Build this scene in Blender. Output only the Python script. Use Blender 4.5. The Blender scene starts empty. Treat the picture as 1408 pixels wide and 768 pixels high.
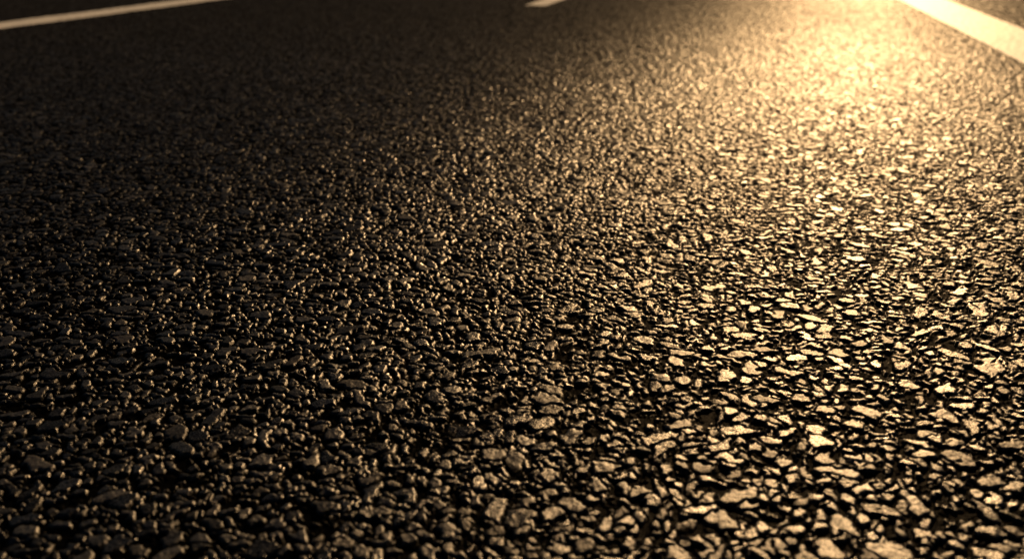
import bpy, math, numpy as np
from mathutils import Vector
scene=bpy.context.scene
scene.view_settings.view_transform='Standard'; scene.view_settings.look='None'; scene.view_settings.exposure=0

CAM_H=0.30; YAW=math.radians(14.2); TILT=math.radians(21.1)
SUN_EL=math.radians(17); SUN_AZ=math.radians(7.3)
XL,XR=-4.2,2.6

class G:
    def __init__(s,nt): s.nt=nt
    def n(s,t,**k):
        n=s.nt.nodes.new(t)
        for a,b in k.items(): setattr(n,a,b)
        return n
    def put(s,sock,v):
        if hasattr(v,'is_output'): s.nt.links.new(v,sock)
        else: sock.default_value=v
    def m(s,op,a,b=0.0):
        n=s.n('ShaderNodeMath',operation=op); s.put(n.inputs[0],a); s.put(n.inputs[1],b); return n.outputs[0]
    def scale(s,a,sc):
        n=s.n('ShaderNodeVectorMath',operation='SCALE'); s.put(n.inputs[0],a); s.put(n.inputs['Scale'],sc); return n.outputs[0]
    def lin(s,x,a,b,lo=0.0,hi=1.0,kind='LINEAR'):
        n=s.n('ShaderNodeMapRange',interpolation_type=kind); s.put(n.inputs[0],x)
        for i,q in enumerate((a,b,lo,hi)): s.put(n.inputs[i+1],q)
        return n.outputs[0]
    def noise(s,vec,scale,detail=2,rough=.5):
        n=s.n('ShaderNodeTexNoise'); s.put(n.inputs['Vector'],vec)
        n.inputs['Scale'].default_value=scale; n.inputs['Detail'].default_value=detail; n.inputs['Roughness'].default_value=rough
        return n.outputs[0]
    def mix(s,f,a,b):
        n=s.n('ShaderNodeMix',data_type='RGBA'); s.put(n.inputs[0],f); s.put(n.inputs[6],a); s.put(n.inputs[7],b); return n.outputs[2]
    def attr(s,name): return s.n('ShaderNodeAttribute',attribute_name=name).outputs['Fac']
def newmat(name):
    m=bpy.data.materials.new(name); m.use_nodes=True; m.node_tree.nodes.clear()
    g=G(m.node_tree); o=g.n('ShaderNodeOutputMaterial'); p=g.n('ShaderNodeBsdfPrincipled')
    g.put(o.inputs[0],p.outputs[0]); return m,g,o,p

# ------------------------------------------------ asphalt relief in numpy
def h01(ix,iy,k):
    n=(ix.astype(np.int64)*374761393+iy.astype(np.int64)*668265263+k*1274126177)&0xffffffff
    n=((n^(n>>13))*1274126177)&0xffffffff
    n=((n^(n>>16))*2246822519)&0xffffffff
    return (((n^(n>>15))&0xffffff)/16777216.0).astype(np.float32)
def vnoise(x,y,sc,k):
    X=x*sc;Y=y*sc; ix=np.floor(X);iy=np.floor(Y); fx=(X-ix).astype(np.float32);fy=(Y-iy).astype(np.float32)
    ix=ix.astype(np.int64);iy=iy.astype(np.int64)
    fx=fx*fx*(3-2*fx);fy=fy*fy*(3-2*fy)
    a=h01(ix,iy,k);b=h01(ix+1,iy,k);c=h01(ix,iy+1,k);d=h01(ix+1,iy+1,k)
    return a+(b-a)*fx+(c-a)*fy+(a-b-c+d)*fx*fy-.5
def sst(v,a,b):
    t=np.clip((v-a)/(b-a),0,1); return t*t*(3-2*t)
def stones(x,y,cell,seed,keep,tilt,aspect,gap0,gap1):
    X=x/cell+seed*3.3;Y=y/cell+seed*1.7
    ix=np.floor(X).astype(np.int64);iy=np.floor(Y).astype(np.int64)
    f1=np.full(x.shape,9,np.float32);f2=f1.copy();bi=ix.copy();bj=iy.copy();bdx=np.zeros_like(f1);bdy=bdx.copy()
    for i in(-1,0,1):
        for j in(-1,0,1):
            a=ix+i;b=iy+j
            dx=(X-(a+.5+(h01(a,b,seed)-.5)*.92)).astype(np.float32)
            dy=(Y-(b+.5+(h01(a,b,seed+1)-.5)*.92)).astype(np.float32)
            th=h01(a,b,seed+2)*math.pi; e=1+aspect*h01(a,b,seed+3)
            c=np.cos(th);s=np.sin(th)
            u=(dx*c+dy*s)/e; v=(-dx*s+dy*c)*e**.5
            dist=.35*np.sqrt(u*u+v*v)+.65*np.maximum(np.abs(u)*.8+np.abs(v)*.5,np.maximum(np.abs(v),u*.4-v*.95))
            near=dist<f1
            f2=np.where(near,f1,np.minimum(f2,dist))
            f1=np.where(near,dist,f1); bi=np.where(near,a,bi);bj=np.where(near,b,bj)
            bdx=np.where(near,dx,bdx);bdy=np.where(near,dy,bdy)
    pres=(h01(bi,bj,seed+4)<keep)
    rad=.36+.32*h01(bi,bj,seed+5)
    edge=np.minimum((f2-f1),(rad-f1)*1.5)
    prof=sst(edge,gap0,gap1)*pres
    tx=(h01(bi,bj,seed+6)-.5)*tilt; ty=(h01(bi,bj,seed+7)-.5)*tilt
    hr=h01(bi,bj,seed+8)
    return prof,(tx*bdx+ty*bdy)*cell*prof,hr,h01(bi,bj,seed+9),sst(edge,-.22,-.05)*pres
def relief(x,y):
    wx=vnoise(x,y,150,1)*.0046+vnoise(x,y,340,2)*.0030+vnoise(x,y,45,3)*.008
    wy=vnoise(x,y,150,4)*.0046+vnoise(x,y,340,5)*.0030+vnoise(x,y,45,6)*.008
    X=x+wx;Y=y+wy; A=.0022
    pA,tA,hA,rA,nA=stones(X,Y,.0160,11,.36,.17,.8,.05,.16)
    pB,tB,hB,rB,nB=stones(X,Y,.0092,31,.94,.22,.7,.07,.24)
    pC,tC,hC,rC,nC=stones(X,Y,.0050,51,.65,.30,.5,.09,.36)
    HA=pA*A*(.86+.14*hA)+tA
    HB=(pB*A*(.66+.34*hB)+tB)*(1-nA)
    HC=(pC*A*(.25+.45*hC)+tC)*(1-.8*nA)
    H=np.maximum(HA,HB); r=np.where(HA>HB,rA,rB); r=np.where(HC>H,rC,r); H=np.maximum(H,HC)
    stone=sst(H,A*.40,A*.68)
    H=H+vnoise(x,y,260,8)*.00042+vnoise(x,y,620,9)*.00038*(.4+.6*stone)+vnoise(x,y,6,10)*.0012+vnoise(x,y,17,12)*.0006
    return (H-.0029).astype(np.float32),stone.astype(np.float32),r.astype(np.float32)

def mat_asphalt():
    m,g,o,p=newmat('asphalt')
    m.node_tree.nodes.remove(p)
    tc=g.n('ShaderNodeTexCoord').outputs['Object']
    st=g.attr('stone'); rn=g.attr('rnd'); lod=g.attr('unresolved'); fine=g.noise(tc,850,3,.7)
    ramp=g.n('ShaderNodeValToRGB'); g.put(ramp.inputs[0],rn); cr=ramp.color_ramp
    cr.elements[0].color=(.010,.0105,.0112,1); cr.elements[1].color=(.062,.059,.056,1)
    for q,c in((.35,(.015,.0158,.0172,1)),(.6,(.021,.0225,.0245,1)),(.85,(.031,.032,.0335,1))):
        cr.elements.new(q).color=c
    b=g.n('ShaderNodeBump'); b.inputs['Distance'].default_value=.0005; b.inputs['Strength'].default_value=.85
    g.put(b.inputs['Height'],fine)
    col=g.mix(st,(.003,.003,.003,1),g.scale(ramp.outputs[0],g.lin(fine,.3,.7,.45,1.5)))
    df=g.n('ShaderNodeBsdfDiffuse'); g.put(df.inputs['Color'],col); df.inputs['Roughness'].default_value=.5; g.put(df.inputs['Normal'],b.outputs[0])
    ro=g.m('ADD',g.lin(rn,0,1,.25,.38),g.m('MULTIPLY',g.m('SUBTRACT',fine,.5),.35))
    # where the mesh no longer resolves the chips, their slopes go into roughness
    ro=g.m('ADD',ro,g.m('MULTIPLY',lod,.10))
    gl=g.n('ShaderNodeBsdfGlossy'); g.put(gl.inputs['Roughness'],ro); g.put(gl.inputs['Normal'],b.outputs[0])
    gl.inputs['Color'].default_value=(1,.98,.95,1)
    fr=g.n('ShaderNodeFresnel'); fr.inputs['IOR'].default_value=1.5; g.put(fr.inputs['Normal'],b.outputs[0])
    f=g.m('MINIMUM',fr.outputs[0],.125)
    f=g.m('MULTIPLY',f,g.lin(st,0,1,.02,1.0))
    f=g.m('MULTIPLY',f,g.lin(fine,.35,.65,.45,1.5))
    f=g.m('MULTIPLY',f,g.lin(g.m('FRACT',g.m('MULTIPLY',rn,13.7)),0,1,.6,1.4))
    f=g.m('MULTIPLY',f,g.lin(lod,0,1,1.0,.58))
    mx=g.n('ShaderNodeMixShader'); g.put(mx.inputs[0],f); g.put(mx.inputs[1],df.outputs[0]); g.put(mx.inputs[2],gl.outputs[0])
    g.put(o.inputs[0],mx.outputs[0])
    return m
def mat_paint():
    m,g,o,p=newmat('road_paint')
    tc=g.n('ShaderNodeTexCoord').outputs['Object']; st=g.attr('stone')
    wear=g.noise(tc,9,4,.65)
    pit=g.m('MULTIPLY',g.m('SUBTRACT',1,st),g.lin(wear,.48,.7,kind='SMOOTHSTEP'))
    dirt=g.mix(g.noise(tc,3,3,.6),(.76,.77,.78,1),(.84,.85,.86,1))
    g.put(p.inputs['Base Color'],g.mix(g.m('MULTIPLY',pit,.45),dirt,(.12,.11,.10,1)))
    p.inputs['Roughness'].default_value=.6; p.inputs['Specular IOR Level'].default_value=.12
    return m
def mat_grass():
    m,g,o,p=newmat('grass_soil')
    tc=g.n('ShaderNodeTexCoord').outputs['Object']
    n1=g.noise(tc,1.5,4,.6); n2=g.noise(tc,60,4,.7)
    g.put(p.inputs['Base Color'],g.mix(g.lin(g.m('ADD',n1,g.m('MULTIPLY',n2,.5)),.55,.95),(.035,.04,.018,1),(.10,.085,.045,1)))
    p.inputs['Roughness'].default_value=.9
    b=g.n('ShaderNodeBump'); b.inputs['Distance'].default_value=.03; g.put(b.inputs['Height'],n2); g.put(p.inputs['Normal'],b.outputs[0])
    return m

def mesh_obj(name,co,faces,mat,attrs=None):
    me=bpy.data.meshes.new(name)
    me.vertices.add(len(co)); me.vertices.foreach_set('co',co.astype(np.float32).ravel())
    nf=len(faces); me.loops.add(nf*4); me.loops.foreach_set('vertex_index',faces.astype(np.int32).ravel())
    me.polygons.add(nf); me.polygons.foreach_set('loop_start',np.arange(nf,dtype=np.int32)*4)
    me.polygons.foreach_set('use_smooth',np.ones(nf,bool))
    me.update(calc_edges=True); me.materials.append(mat)
    for k,v in (attrs or {}).items():
        a=me.attributes.new(k,'FLOAT','POINT'); a.data.foreach_set('value',v.astype(np.float32))
    ob=bpy.data.objects.new(name,me); scene.collection.objects.link(ob); return ob
def grid_faces(nr,nc):
    i=np.arange(nr*nc,dtype=np.int64).reshape(nr,nc)
    return np.stack([i[:-1,:-1],i[:-1,1:],i[1:,1:],i[1:,:-1]],-1).reshape(-1,4)

d=np.concatenate([np.geomspace(.27,5.5,1550),np.geomspace(5.5,400,200)[1:]])
s=np.concatenate([-np.geomspace(6,.92,200)[:-1],np.linspace(-.92,.92,1150),np.geomspace(.92,6,200)[1:]])
D,S=np.meshgrid(d,s,indexing='ij')
R=S*(.72*D+.12)
x=R*math.cos(YAW)-D*math.sin(YAW); y=R*math.sin(YAW)+D*math.cos(YAW)
co=np.stack([np.clip(x,XL,XR),y,np.zeros_like(x)],-1).reshape(-1,3)
lod=sst(D.ravel(),1.1,3.6)
F=grid_faces(len(d),len(s))
fx=co[F][:,:,0]; F=F[(fx.max(1)-fx.min(1))>1e-6]
used=np.unique(F); remap=np.full(len(co),-1,np.int64); remap[used]=np.arange(len(used)); co=co[used]; lod=lod[used]; F=remap[F]
bx=np.linspace(XL,XR,60); by=np.linspace(-60,400,900)
BY,BX=np.meshgrid(by,bx,indexing='ij')
bco=np.stack([BX,BY,np.full_like(BX,-.009)],-1).reshape(-1,3)
F2=grid_faces(len(by),len(bx))+len(co)
co=np.concatenate([co,bco]); lod=np.concatenate([lod,np.ones(len(bco))])
Z,ST,RN=relief(co[:,0],co[:,1]); co[:,2]+=Z
road=mesh_obj('asphalt_road',co,np.concatenate([F,F2]),mat_asphalt(),{'stone':ST,'rnd':RN,'unresolved':lod})

paint=mat_paint()
def strip(name,x0,x1,y0,y1):
    ys=[y0]
    while ys[-1]<y1: ys.append(ys[-1]+max(.004 if ys[-1]>0 else .02,abs(ys[-1])*.003))
    ys[-1]=y1; ys=np.array(ys); xs=np.linspace(x0,x1,int((x1-x0)/.004)+2)
    rng=np.random.default_rng(int(abs(x0*1000)))
    Y,X=np.meshgrid(ys,xs,indexing='ij'); X=X.copy()
    X[:,0]+=rng.normal(0,.002,len(ys)); X[:,-1]+=rng.normal(0,.002,len(ys))
    X=X.ravel();Y=Y.ravel(); z,st,_=relief(X,Y)
    z=z*.5+.0018+vnoise(X,Y,6,10)*.0006
    return mesh_obj(name,np.stack([X,Y,z],-1),grid_faces(len(ys),len(xs)),paint,{'stone':st})
strip('road_edge_line',.635,.842,-5,200)
strip('road_edge_line',-2.465,-2.310,-5,200)
par=bpy.data.objects.new('lane_dash_line',None); scene.collection.objects.link(par)
for k in range(8):
    o=strip('dash_%d'%(k+1),-.910,-.820,3.82+k*9,6.82+k*9); o.parent=par
o=strip('dash_9',-.910,-.820,-5.18,-2.18); o.parent=par

gx=np.concatenate([-np.geomspace(1500,4.2,60),np.linspace(-3.9,2.4,6),np.geomspace(2.6,1500,60)])
gy=np.concatenate([-np.geomspace(1500,1,60),np.geomspace(1,1500,120)])
rng=np.random.default_rng(3)
Y,X=np.meshgrid(gy,gx,indexing='ij')
off=np.maximum(np.maximum(XL-X,X-XR),0)
Z=np.where(off>0,-.02+np.minimum(off,2)*.02+rng.normal(0,.006,X.shape),-.05)
mesh_obj('grass_ground',np.stack([X,Y,Z],-1).reshape(-1,3),grid_faces(len(gy),len(gx)),mat_grass())

w=bpy.data.worlds.new('World'); scene.world=w; w.use_nodes=True
nt=w.node_tree; bg=nt.nodes['Background']; sk=nt.nodes.new('ShaderNodeTexSky'); sk.sky_type='NISHITA'
sk.sun_disc=False; sk.sun_elevation=SUN_EL; sk.sun_rotation=SUN_AZ; sk.dust_density=.8
nt.links.new(sk.outputs[0],bg.inputs[0]); bg.inputs[1].default_value=.012
L=bpy.data.lights.new('sun','SUN'); L.energy=4.7; L.angle=math.radians(.6); L.color=(1,.62,.29)
so=bpy.data.objects.new('sun',L); scene.collection.objects.link(so)
sv=Vector((math.sin(SUN_AZ)*math.cos(SUN_EL),math.cos(SUN_AZ)*math.cos(SUN_EL),math.sin(SUN_EL)))
so.rotation_euler=sv.to_track_quat('Z','Y').to_euler()

c=bpy.data.cameras.new('camera'); co_=bpy.data.objects.new('camera',c); scene.collection.objects.link(co_)
co_.location=(0,0,CAM_H); co_.rotation_euler=(math.radians(90)-TILT,0,YAW)
c.lens=32; c.sensor_width=36; c.clip_start=.01; c.clip_end=4000
c.dof.use_dof=True; c.dof.focus_distance=.74; c.dof.aperture_fstop=6.3
scene.camera=co_
